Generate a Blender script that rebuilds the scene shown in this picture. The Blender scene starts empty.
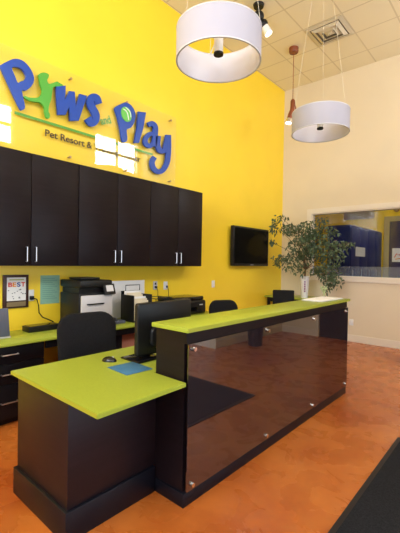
import bpy, bmesh, math, random
from mathutils import Vector, Matrix
random.seed(7)
PI = math.pi
scn = bpy.context.scene
COL = scn.collection
# ------------------------------------------------------------------ camera
F, YAW, PIT, ROL, CX, CY = 367.57, 0.71939, -0.013304, -0.016756, 200.0, 266.5
H = 1.48
Mc = (Matrix.Rotation(YAW, 3, 'Z') @ Matrix.Rotation(PIT, 3, 'X') @ Matrix.Rotation(ROL, 3, 'Y'))
cam_d = bpy.data.cameras.new('camera'); cam = bpy.data.objects.new('camera', cam_d); COL.objects.link(cam)
B = Mc @ Matrix(((1, 0, 0), (0, 0, -1), (0, 1, 0)))
cam.matrix_world = Matrix.Translation((0, 0, H)) @ B.to_4x4()
cam_d.sensor_fit = 'VERTICAL'; cam_d.sensor_height = 36; cam_d.lens = F / 533 * 36
cam_d.clip_start = 0.05
scn.camera = cam

def ray(px, py):
    return Mc @ Vector(((px - CX) / F, 1, (CY - py) / F))

def on_x(px, py, x):          # the (y, z) where a sight line meets the plane x
    d = ray(px, py); t = x / d.x
    return (t * d.y, H + t * d.z)

# ------------------------------------------------------------------ materials
MATS = {}
def mat(name, col, rough=0.5, metal=0.0, spec=0.5, ior=None, emit=None, coat=0, trans=0):
    m = bpy.data.materials.new(name); m.use_nodes = True
    b = m.node_tree.nodes['Principled BSDF']
    b.inputs['Base Color'].default_value = (*col, 1); b.inputs['Roughness'].default_value = rough
    b.inputs['Metallic'].default_value = metal; b.inputs['Specular IOR Level'].default_value = spec
    if ior: b.inputs['IOR'].default_value = ior
    if coat: b.inputs['Coat Weight'].default_value = coat; b.inputs['Coat Roughness'].default_value = .08
    if emit: b.inputs['Emission Color'].default_value = (*emit[0], 1); b.inputs['Emission Strength'].default_value = emit[1]
    if trans: b.inputs['Transmission Weight'].default_value = trans
    MATS[name] = m
    return m

def noisy(m, scale=8, amt=.12, bump=0.0, bscale=None, rough_amt=0, stretch=(1, 1, 1), detail=4):
    """mottle the base colour a little with object-space noise, optional bump"""
    nt = m.node_tree; N = nt.nodes; L = nt.links; b = N['Principled BSDF']
    tc = N.new('ShaderNodeTexCoord'); mp = N.new('ShaderNodeMapping'); mp.inputs['Scale'].default_value = stretch
    L.new(tc.outputs['Object'], mp.inputs['Vector'])
    n = N.new('ShaderNodeTexNoise'); n.inputs['Scale'].default_value = scale; n.inputs['Detail'].default_value = detail
    L.new(mp.outputs[0], n.inputs['Vector'])
    c = b.inputs['Base Color'].default_value[:]
    r = N.new('ShaderNodeValToRGB')
    r.color_ramp.elements[0].position = .3; r.color_ramp.elements[1].position = .7
    r.color_ramp.elements[0].color = (*[x * (1 - amt) for x in c[:3]], 1)
    r.color_ramp.elements[1].color = (*[min(1, x * (1 + amt)) for x in c[:3]], 1)
    L.new(n.outputs['Fac'], r.inputs['Fac']); L.new(r.outputs['Color'], b.inputs['Base Color'])
    if bump:
        n2 = N.new('ShaderNodeTexNoise'); n2.inputs['Scale'].default_value = bscale or scale * 6; n2.inputs['Detail'].default_value = 3
        L.new(mp.outputs[0], n2.inputs['Vector'])
        bp = N.new('ShaderNodeBump'); bp.inputs['Strength'].default_value = bump; bp.inputs['Distance'].default_value = .01
        L.new(n2.outputs['Fac'], bp.inputs['Height']); L.new(bp.outputs['Normal'], b.inputs['Normal'])
    return m

m_yellow = noisy(mat('yellow_paint', (.95, .68, .035), .36, spec=.5), 1.5, .03, .04, 60)
m_beige = noisy(mat('beige_paint', (.75, .645, .485), .5), 1.2, .03, .05, 60)
m_trim = mat('cream_trim', (.78, .70, .60), .35)
m_dark = noisy(mat('espresso_laminate', (.009, .005, .007), .42, spec=.2), 3, .25, stretch=(1, 1, 14))
m_dark2 = noisy(mat('espresso_panel', (.014, .007, .009), .42, spec=.28), 3, .2, stretch=(1, 1, 10))
m_black = mat('black_laminate', (.006, .005, .007), .4, spec=.25)
m_plinth = noisy(mat('black_rubber_plinth', (.005, .005, .009), .38, spec=.25), 5, .2)
m_green = noisy(mat('lime_laminate', (.345, .41, .045), .32, spec=.35), 90, .05)
m_gedge = mat('lime_edge_band', (.33, .36, .03), .35)
m_steel = mat('brushed_steel', (.72, .72, .74), .28, metal=1)
m_chrome = mat('chrome', (.85, .85, .87), .12, metal=1)
m_plastic = mat('black_plastic', (.009, .009, .010), .38, spec=.3)
m_gloss = mat('gloss_black_plastic', (.006, .006, .008), .12)
m_screen = mat('dark_screen', (.003, .003, .004), .2, spec=.2)
m_fabric = noisy(mat('black_fabric', (.009, .009, .011), .85, spec=.2), 60, .3, .3, 400)
m_white = mat('white_paint', (.80, .80, .80), .4)
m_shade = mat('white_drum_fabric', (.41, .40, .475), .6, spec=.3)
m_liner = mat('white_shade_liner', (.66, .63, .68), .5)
m_grey = mat('printer_grey', (.55, .55, .58), .45)
m_paper = mat('white_paper', (.82, .82, .84), .7)
m_cream = mat('cream_folders', (.72, .65, .50), .7)
m_teal = mat('teal_paper', (.27, .50, .38), .7)
m_blue = noisy(mat('sign_blue', (.010, .06, .37), .35, spec=.4), 20, .05)
m_sgreen = mat('sign_green', (.07, .36, .03), .4)
m_ball = mat('tennis_green', (.14, .52, .09), .5)
m_ink = mat('black_ink', (.03, .02, .015), .6)
m_padb = noisy(mat('blue_mousepad', (.055, .17, .33), .7, spec=.2), 40, .1)
m_wood = noisy(mat('red_brown_wood', (.22, .055, .02), .4), 12, .4, stretch=(1, 1, .2))
m_mat = noisy(mat('charcoal_carpet', (.022, .023, .028), .95, spec=.1), 120, .5, .5, 500)
m_matr = mat('mat_rubber_border', (.018, .014, .014), .6)
m_navy = noisy(mat('navy_laminate', (.008, .014, .10), .5, spec=.2), 3, .2)
m_slate = mat('slate_plastic', (.09, .10, .15), .4)
m_salmon = mat('salmon_cardboard', (.50, .20, .15), .8)
m_leafd = noisy(mat('dark_leaf', (.075, .115, .055), .42, spec=.5), 9, .5)
m_leafl = mat('pale_leaf', (.45, .50, .25), .6)
m_bark = noisy(mat('brown_bark', (.16, .09, .05), .8), 20, .3)
m_soil = noisy(mat('dark_soil', (.03, .02, .012), .95), 40, .4)
m_red = mat('red_ink', (.65, .04, .03), .5); m_orange = mat('orange_ink', (.8, .28, .02), .5)
m_pur = mat('purple_ink', (.25, .06, .22), .5)
m_bolt = mat('bronze_cap', (.45, .33, .18), .35, metal=.8)
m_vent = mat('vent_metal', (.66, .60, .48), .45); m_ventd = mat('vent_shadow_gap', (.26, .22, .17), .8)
m_tan = mat('tan_paint', (.42, .35, .21), .6)
m_bulb = mat('lit_bulb', (1, .9, .75), .3, emit=((1, .9, .75), 6))
m_panel = mat('dark_acrylic', (.020, .013, .016), .03, ior=2.4)

def floor_mat():
    m = mat('orange_stained_concrete', (.5, .15, .03), .2, spec=.5)
    nt = m.node_tree; N = nt.nodes; L = nt.links; b = N['Principled BSDF']
    tc = N.new('ShaderNodeTexCoord')
    n1 = N.new('ShaderNodeTexNoise'); n1.inputs['Scale'].default_value = 1.1; n1.inputs['Detail'].default_value = 7
    n1.inputs['Roughness'].default_value = .6; n1.inputs['Distortion'].default_value = .5
    L.new(tc.outputs['Object'], n1.inputs['Vector'])
    r = N.new('ShaderNodeValToRGB'); cr = r.color_ramp
    cr.elements[0].position = .33; cr.elements[0].color = (.37, .075, .013, 1)
    cr.elements[1].position = .72; cr.elements[1].color = (.62, .20, .038, 1)
    e = cr.elements.new(.5); e.color = (.50, .135, .022, 1)
    L.new(n1.outputs['Fac'], r.inputs['Fac'])
    n2 = N.new('ShaderNodeTexNoise'); n2.inputs['Scale'].default_value = 4.5; n2.inputs['Detail'].default_value = 8
    n2.inputs['Distortion'].default_value = .9
    L.new(tc.outputs['Object'], n2.inputs['Vector'])
    r2 = N.new('ShaderNodeValToRGB'); r2.color_ramp.elements[0].position = .38; r2.color_ramp.elements[0].color = (.86, .80, .75, 1)
    r2.color_ramp.elements[1].position = .62; r2.color_ramp.elements[1].color = (1.0, 1.0, 1.0, 1)
    L.new(n2.outputs['Fac'], r2.inputs['Fac'])
    mx = N.new('ShaderNodeMix'); mx.data_type = 'RGBA'; mx.blend_type = 'MULTIPLY'; mx.inputs['Factor'].default_value = .8
    L.new(r.outputs['Color'], mx.inputs[6]); L.new(r2.outputs['Color'], mx.inputs[7])
    L.new(mx.outputs[2], b.inputs['Base Color'])
    r3 = N.new('ShaderNodeMapRange'); r3.inputs['To Min'].default_value = .18; r3.inputs['To Max'].default_value = .38
    L.new(n2.outputs['Fac'], r3.inputs['Value']); L.new(r3.outputs[0], b.inputs['Roughness'])
    return m
m_floor = floor_mat()

def ceil_mat():
    m = mat('ceiling_tiles', (.88, .80, .62), .85, spec=.2)
    nt = m.node_tree; N = nt.nodes; L = nt.links; b = N['Principled BSDF']
    tc = N.new('ShaderNodeTexCoord'); sp = N.new('ShaderNodeSeparateXYZ'); L.new(tc.outputs['Object'], sp.inputs[0])
    outs = []
    for ax, off in (('X', 2.70 + 61 * 2), ('Y', -6.08 + 61 * 2)):
        a = N.new('ShaderNodeMath'); a.operation = 'ADD'; a.inputs[1].default_value = off; L.new(sp.outputs[ax], a.inputs[0])
        d = N.new('ShaderNodeMath'); d.operation = 'DIVIDE'; d.inputs[1].default_value = .61; L.new(a.outputs[0], d.inputs[0])
        f = N.new('ShaderNodeMath'); f.operation = 'FRACT'; L.new(d.outputs[0], f.inputs[0])
        s = N.new('ShaderNodeMath'); s.operation = 'SUBTRACT'; s.inputs[1].default_value = .5; L.new(f.outputs[0], s.inputs[0])
        ab = N.new('ShaderNodeMath'); ab.operation = 'ABSOLUTE'; L.new(s.outputs[0], ab.inputs[0])
        g = N.new('ShaderNodeMath'); g.operation = 'GREATER_THAN'; g.inputs[1].default_value = .482; L.new(ab.outputs[0], g.inputs[0])
        outs.append(g)
    mxn = N.new('ShaderNodeMath'); mxn.operation = 'MAXIMUM'; L.new(outs[0].outputs[0], mxn.inputs[0]); L.new(outs[1].outputs[0], mxn.inputs[1])
    c = N.new('ShaderNodeMix'); c.data_type = 'RGBA'
    c.inputs[6].default_value = (.88, .80, .62, 1); c.inputs[7].default_value = (.70, .62, .46, 1)
    L.new(mxn.outputs[0], c.inputs['Factor']); L.new(c.outputs[2], b.inputs['Base Color'])
    return m
m_ceil = ceil_mat()

def clear_mat(name, tint=(1, 1, 1), gloss=.06, rough=.0, fres=True, mult=1.0, diff=0):
    m = bpy.data.materials.new(name); m.use_nodes = True
    nt = m.node_tree; N = nt.nodes; L = nt.links; N.clear()
    o = N.new('ShaderNodeOutputMaterial'); t = N.new('ShaderNodeBsdfTransparent'); t.inputs[0].default_value = (*tint, 1)
    g = N.new('ShaderNodeBsdfGlossy'); g.inputs['Roughness'].default_value = rough
    mx = N.new('ShaderNodeMixShader')
    if fres:
        lw = N.new('ShaderNodeLayerWeight'); lw.inputs['Blend'].default_value = .5
        pw = N.new('ShaderNodeMath'); pw.operation = 'POWER'; pw.inputs[1].default_value = 5; L.new(lw.outputs['Facing'], pw.inputs[0])
        mu = N.new('ShaderNodeMath'); mu.operation = 'MULTIPLY_ADD'; mu.inputs[1].default_value = .9 * mult; mu.inputs[2].default_value = .04 * mult; mu.use_clamp = True
        L.new(pw.outputs[0], mu.inputs[0]); L.new(mu.outputs[0], mx.inputs[0])
    else: mx.inputs[0].default_value = gloss
    src = t.outputs[0]
    if diff:
        d = N.new('ShaderNodeBsdfDiffuse'); d.inputs[0].default_value = (.7, .75, .85, 1)
        m2 = N.new('ShaderNodeMixShader'); m2.inputs[0].default_value = diff
        L.new(t.outputs[0], m2.inputs[1]); L.new(d.outputs[0], m2.inputs[2]); src = m2.outputs[0]
    L.new(src, mx.inputs[1]); L.new(g.outputs[0], mx.inputs[2]); L.new(mx.outputs[0], o.inputs[0])
    return m
m_clear = clear_mat('clear_acrylic', (.995, .995, .99), mult=1.3)
m_pane = clear_mat('window_glass', (.93, .95, .97), mult=.6)
m_band = clear_mat('translucent_band', (.8, .85, .95), mult=.5, diff=.09)
m_day = clear_mat('daylight_window_glass', (.96, .98, 1.0), fres=False, gloss=.03)

# ------------------------------------------------------------------ mesh helpers
def nb(): return bmesh.new()

def box(bm, x0, x1, y0, y1, z0, z1, bev=0.0, seg=2):
    r = bmesh.ops.create_cube(bm, size=1)
    vs = r['verts']
    bmesh.ops.scale(bm, vec=(abs(x1 - x0), abs(y1 - y0), abs(z1 - z0)), verts=vs)
    bmesh.ops.translate(bm, vec=((x0 + x1) / 2, (y0 + y1) / 2, (z0 + z1) / 2), verts=vs)
    if bev:
        es = list({e for v in vs for e in v.link_edges})
        r = bmesh.ops.bevel(bm, geom=es, offset=bev, segments=seg, affect='EDGES', profile=.5)
        vs = list({v for f in r['faces'] for v in f.verts} | {v for v in vs if v.is_valid})
    return vs

def ring_sweep(bm, pts, rad, n=10, cap=True):
    """tube through pts with radius (number or list)"""
    pts = [Vector(p) for p in pts]; rings = []
    for i, p in enumerate(pts):
        a = pts[max(0, i - 1)]; b = pts[min(len(pts) - 1, i + 1)]
        t = (b - a).normalized()
        up = Vector((0, 0, 1)) if abs(t.z) < .9 else Vector((1, 0, 0))
        u = t.cross(up).normalized(); v = t.cross(u)
        r = rad[i] if isinstance(rad, (list, tuple)) else rad
        rings.append([bm.verts.new(p + (u * math.cos(2 * PI * k / n) + v * math.sin(2 * PI * k / n)) * r) for k in range(n)])
    for a, b in zip(rings, rings[1:]):
        for k in range(n): bm.faces.new((a[k], a[(k + 1) % n], b[(k + 1) % n], b[k]))
    if cap:
        bm.faces.new(rings[0][::-1]); bm.faces.new(rings[-1])

def lathe(bm, c, prof, n=32, close=False):
    """profile of (r, z) about a vertical axis at c"""
    rings = []
    for r, z in prof:
        if r < 1e-5: rings.append([bm.verts.new((c[0], c[1], c[2] + z))])
        else: rings.append([bm.verts.new((c[0] + r * math.cos(2 * PI * k / n), c[1] + r * math.sin(2 * PI * k / n), c[2] + z)) for k in range(n)])
    pairs = list(zip(rings, rings[1:]))
    if close: pairs.append((rings[-1], rings[0]))
    for a, b in pairs:
        for k in range(n):
            k2 = (k + 1) % n
            if len(a) == 1 and len(b) == 1: continue
            if len(a) == 1: bm.faces.new((a[0], b[k2], b[k]))
            elif len(b) == 1: bm.faces.new((a[k], a[k2], b[0]))
            else: bm.faces.new((a[k], a[k2], b[k2], b[k]))

def cyl(bm, c, r, z0, z1, n=24): lathe(bm, (c[0], c[1], 0), [(0, z0), (r, z0), (r, z1), (0, z1)], n)

def disc_x(bm, x0, x1, y, z, r, n=20, r2=None):
    ring_sweep(bm, [(x0, y, z), (x1, y, z)], [r, r2 if r2 else r], n)

def xf(bm, vs, loc=(0, 0, 0), rot=None, pivot=(0, 0, 0)):
    if rot: bmesh.ops.rotate(bm, cent=pivot, matrix=rot, verts=vs)
    bmesh.ops.translate(bm, vec=loc, verts=vs)

ORG = {}
def finish(bm, smooth):
    bmesh.ops.recalc_face_normals(bm, faces=bm.faces)
    if smooth:
        for f in bm.faces: f.smooth = True
        for e in bm.edges:
            if len(e.link_faces) == 2 and e.calc_face_angle(0) > math.radians(35): e.smooth = False

def part(name, bm, m, parent, label=None, smooth=True):
    o0 = ORG.get(parent.name, Vector((0, 0, 0)))
    bmesh.ops.translate(bm, vec=-o0, verts=bm.verts)
    finish(bm, smooth)
    me = bpy.data.meshes.new(name); bm.to_mesh(me); bm.free()
    if m: me.materials.append(m)
    o = bpy.data.objects.new(name, me); COL.objects.link(o); o.parent = parent
    ORG[o.name] = o0
    if label: o['label'] = label
    return o

def thing(name, label, cat, loc=(0, 0, 0), group=None):
    o = bpy.data.objects.new(name, None); COL.objects.link(o); o.location = loc
    o.empty_display_size = .1
    ORG[o.name] = Vector(loc)
    o['label'] = label; o['category'] = cat
    if group: o['group'] = group
    return o

def single(name, bm, m, label, cat, group=None, smooth=True, kind=None):
    xs = [v.co.x for v in bm.verts]; ys = [v.co.y for v in bm.verts]; zs = [v.co.z for v in bm.verts]
    o0 = Vector(((min(xs) + max(xs)) / 2, (min(ys) + max(ys)) / 2, min(zs)))
    bmesh.ops.translate(bm, vec=-o0, verts=bm.verts); finish(bm, smooth)
    me = bpy.data.meshes.new(name); bm.to_mesh(me); bm.free(); me.materials.append(m)
    o = bpy.data.objects.new(name, me); COL.objects.link(o); o.location = o0; ORG[o.name] = o0
    if label: o['label'] = label; o['category'] = cat
    if group: o['group'] = group
    if kind: o['kind'] = kind
    return o

def struct(name, bm, m, label=None, cat='structure', origin0=False):
    if origin0:
        finish(bm, False); me = bpy.data.meshes.new(name); bm.to_mesh(me); bm.free(); me.materials.append(m)
        o = bpy.data.objects.new(name, me); COL.objects.link(o); ORG[o.name] = Vector((0, 0, 0))
        o['kind'] = 'structure'; o['label'] = label; o['category'] = cat
        return o
    return single(name, bm, m, label, cat, kind='structure', smooth=False)

def copy_tree(o, parent=None):
    c = o.copy(); COL.objects.link(c)
    if parent: c.parent = parent
    for ch in [k for k in bpy.data.objects if k.parent == o]:
        copy_tree(ch, c)
    return c

def bx(name, m, parent, *a, **k):
    lab = k.pop('label', None)
    bm = nb(); box(bm, *a, **k); return part(name, bm, m, parent, lab)

# ------------------------------------------------------------------ the shell
XW, YB, ZC, XR, YS = -3.94, 7.186, 5.19, .93, -2.5
XE, YA, ZA = 2.3, 4.87, 2.75       # entry recess: east wall, north return, its ceiling
T = .12
bm = nb(); box(bm, XW - .4, XE + .2, YS - .2, 11.2, -.1, 0); struct('floor', bm, m_floor, 'glossy orange stained concrete floor with mottled swirls', 'floor', True)
bm = nb(); box(bm, XW - T, XR + T, YS - T, YB + T, ZC, ZC + .1); struct('ceiling', bm, m_ceil, 'high suspended ceiling of square tiles above the reception', 'ceiling', True)
bm = nb(); box(bm, XW - T, XW, YS - T, YB + T, 0, ZC); struct('wall_left', bm, m_yellow, 'tall bright yellow wall behind the reception desk', 'wall')
# beige wall with viewing window and a dark door further right
WX0, WX1, WZ0, WZ1 = -3.27, -1.05, 1.236, 2.50
DX0, DX1 = -.82, .10
bm = nb()
box(bm, XW, WX0, YB, YB + T, 0, ZC); box(bm, WX0, WX1, YB, YB + T, 0, WZ0); box(bm, WX0, WX1, YB, YB + T, WZ1, ZC)
box(bm, WX1, DX0, YB, YB + T, 0, ZC); box(bm, DX0, DX1, YB, YB + T, 2.12, ZC); box(bm, DX1, XR + T, YB, YB + T, 0, ZC)
struct('wall_back', bm, m_beige, 'beige wall with the long viewing window', 'wall')
d = struct('door_1', (lambda b: (box(b, DX0 + .005, DX1 - .005, YB + .02, YB + .06, .005, 2.115), b)[1])(nb()), m_black, 'black door in the beige wall', 'door')
bm = nb(); ring_sweep(bm, [(DX1 - .09, YB + .02, 1.0), (DX1 - .09, YB - .04, 1.0), (DX1 - .2, YB - .045, 1.0)], .01, 8); part('door_handle', bm, m_steel, d)
# upper part of the right wall with clerestory windows, lower part stops at the entry recess
WINS = [(5.57, 7.10), (1.95, 3.50), (-1.65, -.10)]
CZ0, CZ1 = 4.03, 4.97
bm = nb()
box(bm, XR, XR + T, YS - T, YB, CZ1, ZC); box(bm, XR, XR + T, YS - T, YB, ZA, CZ0)
ys = sorted([YS - T] + [v for w in WINS for v in w] + [YB])
for i in range(0, len(ys) - 1, 2): box(bm, XR, XR + T, ys[i], ys[i + 1], CZ0, CZ1)
box(bm, XR, XR + T, YA, YB, 0, ZA)
struct('wall_right', bm, m_beige, 'beige lobby wall opposite the reception with high windows', 'wall')
bm = nb(); box(bm, XR + T, XE + T, YA, YA + T, 0, ZA); struct('wall_entry_north', bm, m_trim, 'pale return wall of the entry recess', 'wall')
bm = nb(); box(bm, XR, XE + T, YS - T, YA + T, ZA, ZA + .08); struct('ceiling_entry', bm, m_beige, 'low ceiling over the entry recess', 'ceiling')
EW = (-1.9, 4.5, .12, 2.45)
bm = nb()
box(bm, XE, XE + T, YS - T, EW[0], 0, ZA); box(bm, XE, XE + T, EW[1], YA, 0, ZA)
box(bm, XE, XE + T, EW[0], EW[1], 0, EW[2]); box(bm, XE, XE + T, EW[0], EW[1], EW[3], ZA)
struct('wall_entry_east', bm, m_beige, 'storefront wall of the entry recess', 'wall')
SW = (-3.1, .6, .5, 2.45); SW2 = (-3.1, .6, 2.9, 4.7)  # unseen openings behind the camera, added to let fill light in
bm = nb()
box(bm, XW, SW[0], YS - T, YS, 0, ZC); box(bm, SW[1], XE, YS - T, YS, 0, ZC)
for a, b_ in ((0, SW[2]), (SW[3], SW2[2]), (SW2[3], ZC)): box(bm, SW[0], SW[1], YS - T, YS, a, b_)
struct('wall_front', bm, m_beige, 'beige wall behind the camera with windows added for fill light', 'wall')

def grid_window(name, axis, c, a0, a1, z0, z1, na, nz, label, fw=.05, mw=.03):
    """window in a wall: frame + muntins as one mesh, pane as a child"""
    bm = nb()
    def b(u0, u1, w0, w1, d=.06):
        if axis == 'x': box(bm, c + .06 - d / 2, c + .06 + d / 2, u0, u1, w0, w1)
        else: box(bm, u0, u1, c - .06 - d / 2, c - .06 + d / 2, w0, w1)
    b(a0, a0 + fw, z0, z1); b(a1 - fw, a1, z0, z1); b(a0 + fw, a1 - fw, z0, z0 + fw); b(a0 + fw, a1 - fw, z1 - fw, z1)
    for i in range(1, na):
        u = a0 + (a1 - a0) * i / na; b(u - mw, u + mw, z0 + fw, z1 - fw, .05)
    for i in range(1, nz):
        w = z0 + (z1 - z0) * i / nz; b(a0 + fw, a1 - fw, w - mw, w + mw, .045)
    o = struct(name, bm, m_white, label, 'window')
    bm = nb()
    if axis == 'x': box(bm, c + .058, c + .062, a0 + fw, a1 - fw, z0 + fw, z1 - fw)
    else: box(bm, a0 + fw, a1 - fw, c - .062, c - .058, z0 + fw, z1 - fw)
    part('pane', bm, m_day, o)
    return o
for i, (a, b_) in enumerate(WINS):
    grid_window('window_%d' % (i + 2), 'x', XR, a, b_, CZ0, CZ1, 2, 2, 'white gridded clerestory window, number %d from the beige wall' % (i + 1))
grid_window('window_5', 'x', XE, EW[0], EW[1], EW[2], EW[3], 5, 1, 'storefront glazing of the entry recess')
grid_window('window_6', 'y', YS, SW[0], SW[1], SW[2], SW[3], 4, 1, 'lower unseen window added behind the camera for fill light')
grid_window('window_7', 'y', YS, SW2[0], SW2[1], SW2[2], SW2[3], 4, 2, 'upper unseen gridded window added behind the camera for fill light')
# viewing window in the beige wall
bm = nb()
tw = .095
box(bm, WX0 - tw, WX0, YB - .022, YB - .001, WZ0 - tw, WZ1 + tw, .004); box(bm, WX1, WX1 + tw, YB - .022, YB - .001, WZ0 - tw, WZ1 + tw, .004)
box(bm, WX0, WX1, YB - .022, YB - .001, WZ1, WZ1 + tw, .004); box(bm, WX0 - .02, WX1 + .02, YB - .03, YB - .001, WZ0 - tw, WZ0, .004)
box(bm, WX0, WX0 + .02, YB, YB + T, WZ0, WZ1); box(bm, WX0 + .02, WX1, YB, YB + T, WZ1 - .02, WZ1); box(bm, WX0 + .02, WX1, YB, YB + T, WZ0, WZ0 + .012)
w1 = struct('window_1', bm, m_trim, 'cream trimmed viewing window in the beige wall', 'window')
bm = nb(); box(bm, WX0 + .02, WX1, YB + .055, YB + .061, WZ0 + .012, WZ1 - .02); part('pane', bm, m_pane, w1)
bm = nb(); box(bm, WX0 + .02, WX1, YB + .050, YB + .054, WZ0 + .013, WZ0 + .20); part('translucent_band', bm, m_band, w1, 'bluish translucent strip along the foot of the pane')  # thin bluish see-through strip, slightly diffuse
# baseboards
bm = nb(); box(bm, XW + .001, DX0 - .06, YB - .018, YB - .001, .001, .135, .004); struct('baseboard_back', bm, m_trim, 'cream baseboard along the beige wall', 'baseboard')
bm = nb(); box(bm, DX1 + .06, XR - .001, YB - .018, YB - .001, .001, .135, .004); struct('baseboard_back_right', bm, m_trim, 'short cream baseboard beyond the black door', 'baseboard')
bm = nb(); box(bm, XW + .001, XW + .018, 4.35, YB - .02, .001, .135, .004); struct('baseboard_left', bm, m_trim, 'cream baseboard along the yellow wall', 'baseboard')
bm = nb(); box(bm, XR - .018, XR - .001, YA, YB - .02, .001, .135, .004); struct('baseboard_right', bm, m_trim, 'cream baseboard along the lobby wall', 'baseboard')
bm = nb()
for a, b_ in ((DX0 - .06, DX0), (DX1, DX1 + .06)): box(bm, a, b_, YB - .02, YB - .001, 0.001, 2.18)
box(bm, DX0, DX1, YB - .02, YB - .001, 2.12, 2.18); struct('trim_1', bm, m_trim, 'cream casing around the black door', 'trim')
# ---- room beyond the viewing window
Y2, ZR = 11.0, 3.7
bm = nb(); box(bm, -4.9, .6, Y2, Y2 + T, 0, ZR); struct('wall_far_room_back', bm, m_yellow, 'yellow back wall of the room beyond the window', 'wall')
bm = nb(); box(bm, -4.9 - T, -4.9, YB + T, Y2 + T, 0, ZR); struct('wall_far_room_left', bm, m_yellow, 'yellow side wall of the room beyond the window', 'wall')
bm = nb(); box(bm, .6, .6 + T, YB + T, Y2 + T, 0, ZR); struct('wall_far_room_right', bm, m_tan, 'tan side wall of the room beyond the window', 'wall')
bm = nb(); box(bm, -4.9 - T, .6 + T, YB + T, Y2 + T, ZR, ZR + .1); struct('ceiling_far_room', bm, m_beige, 'ceiling of the room beyond the window', 'ceiling')
bm = nb(); box(bm, -4.9, .6, YB + T, Y2, -.1, .001)
struct('floor_far_room', bm, m_tan, 'tan floor of the room beyond the window', 'floor')
bm = nb(); box(bm, -4.9, XW - T, YB + T, YB + T + .05, 0, ZR); struct('wall_far_room_front', bm, m_yellow, 'yellow end of the room beyond the window', 'wall')
d2 = struct('door_2', (lambda b: (box(b, -2.74, -1.75, Y2 - .045, Y2 - .002, .005, 2.66), b)[1])(nb()), m_navy, 'navy door in the yellow wall beyond the window', 'door')
bm = nb(); box(bm, -2.88, -2.745, Y2 - .05, Y2 - .001, .005, 2.80); box(bm, -2.745, -1.74, Y2 - .05, Y2 - .001, 2.665, 2.80); box(bm, -1.74, -1.62, Y2 - .05, Y2 - .001, .005, 2.80)
struct('trim_2', bm, m_tan, 'tan casing around the navy door', 'trim')
t = thing('notice_sign', 'white notice with red and blue artwork on the navy door', 'sign', (-2.45, Y2 - .05, 1.58))
bx('backing', m_paper, t, -2.66, -2.24, Y2 - .058, Y2 - .047, 1.56, 1.93)
bm = nb(); ring_sweep(bm, [(-2.60, Y2 - .062, 1.68), (-2.55, Y2 - .062, 1.78), (-2.48, Y2 - .062, 1.74), (-2.44, Y2 - .062, 1.83), (-2.36, Y2 - .062, 1.72)], .012, 6); part('artwork', bm, m_red, t, 'red squiggle')
bm = nb(); ring_sweep(bm, [(-2.58, Y2 - .062, 1.63), (-2.45, Y2 - .062, 1.66), (-2.34, Y2 - .062, 1.63)], .012, 6); part('artwork', bm, m_orange, t, 'orange stroke')
# navy locker bank
t = thing('locker_cabinet', 'tall navy locker cabinet standing in the room behind the window', 'cabinet', (-3.05, 9.3, 0))
bx('body', m_navy, t, -3.32, -2.82, 8.15, 10.5, 0, 2.34, bev=.01)
for i in range(4):
    y0 = 8.17 + i * .58
    dd = bx('door', m_navy, t, -2.82, -2.80, y0, y0 + .565, .08, 2.31, bev=.004)
    bm = nb(); ring_sweep(bm, [(-2.80, y0 + .06, 1.2), (-2.775, y0 + .06, 1.2), (-2.775, y0 + .06, 1.35), (-2.80, y0 + .06, 1.35)], .006, 6); part('door_handle', bm, m_steel, dd)
bm = nb(); box(bm, -2.799, -2.795, 8.45, 9.10, 1.66, 1.87)
part('paper_notice', bm, m_grey, t, 'grey notice taped to the locker front')
# pale striped panel high on the yellow wall beyond
t = thing('striped_wall_panel', 'pale striped panel high on the yellow wall beyond the window', 'vent', (-3.55, Y2, 2.7))
bx('frame', m_tan, t, -3.98, -3.15, Y2 - .05, Y2 - .002, 2.78, 3.22, bev=.006)
for i in range(4): bx('slat', m_tan, t, -3.93, -3.2, Y2 - .07, Y2 - .051, 2.83 + i * .09, 2.875 + i * .09)
t = thing('round_wall_lamp', 'small dark round lamp above the navy door', 'lamp', (-2.58, Y2, 2.9))
bm = nb(); ring_sweep(bm, [(-2.58, Y2 - .002, 2.98), (-2.58, Y2 - .05, 2.98)], .07, 16); part('rim', bm, m_wood, t)
bm = nb(); ring_sweep(bm, [(-2.58, Y2 - .05, 2.98), (-2.58, Y2 - .07, 2.98)], [.055, .03], 16); part('lens', bm, m_ventd, t)
t = thing('added_light_panel', 'unseen flat white panel added for the far room fill light', 'light', (-1.6, 9.2, ZR))  # unseen fixture, added to carry the far room fill light
bx('frame', m_white, t, -2.2, -1.0, 8.9, 9.5, ZR - .06, ZR - .001)

# ------------------------------------------------------------------ bar counter
BX0, BX1, BY0, BY1 = -1.765, -1.515, 1.60, 4.27
t = thing('reception_bar', 'long raised reception counter with lime top and dark reflective acrylic front', 'counter', (-1.69, 2.93, 0))
bx('body', m_dark, t, BX0, BX1, BY0, BY1, .085, 1.0545)
bx('plinth', m_plinth, t, BX0 + .002, BX1 + .022, BY0 - .012, BY1 + .01, 0, .085, bev=.003)
bx('apron', m_dark, t, BX1, BX1 + .018, BY0, BY1, .985, 1.0545)
o = bx('countertop', m_green, t, -1.795, -1.472, 1.583, 4.30, 1.055, 1.083, bev=.003)
bx('edge_band', m_gedge, o, -1.4719, -1.470, 1.585, 4.298, 1.057, 1.081)
bx('acrylic_panel', m_panel, t, -1.492, -1.484, BY0 + .005, BY1 + .005, .090, .984, label='dark glossy acrylic front panel')
for yy in (1.65, 2.515, 3.36, 4.215):
    for zz in (.125, .95):
        bm = nb(); disc_x(bm, BX1, -1.484, yy, zz, .008, 12); disc_x(bm, -1.484, -1.468, yy, zz, .014, 16, .013)
        part('standoff', bm, m_chrome, t)

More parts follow.
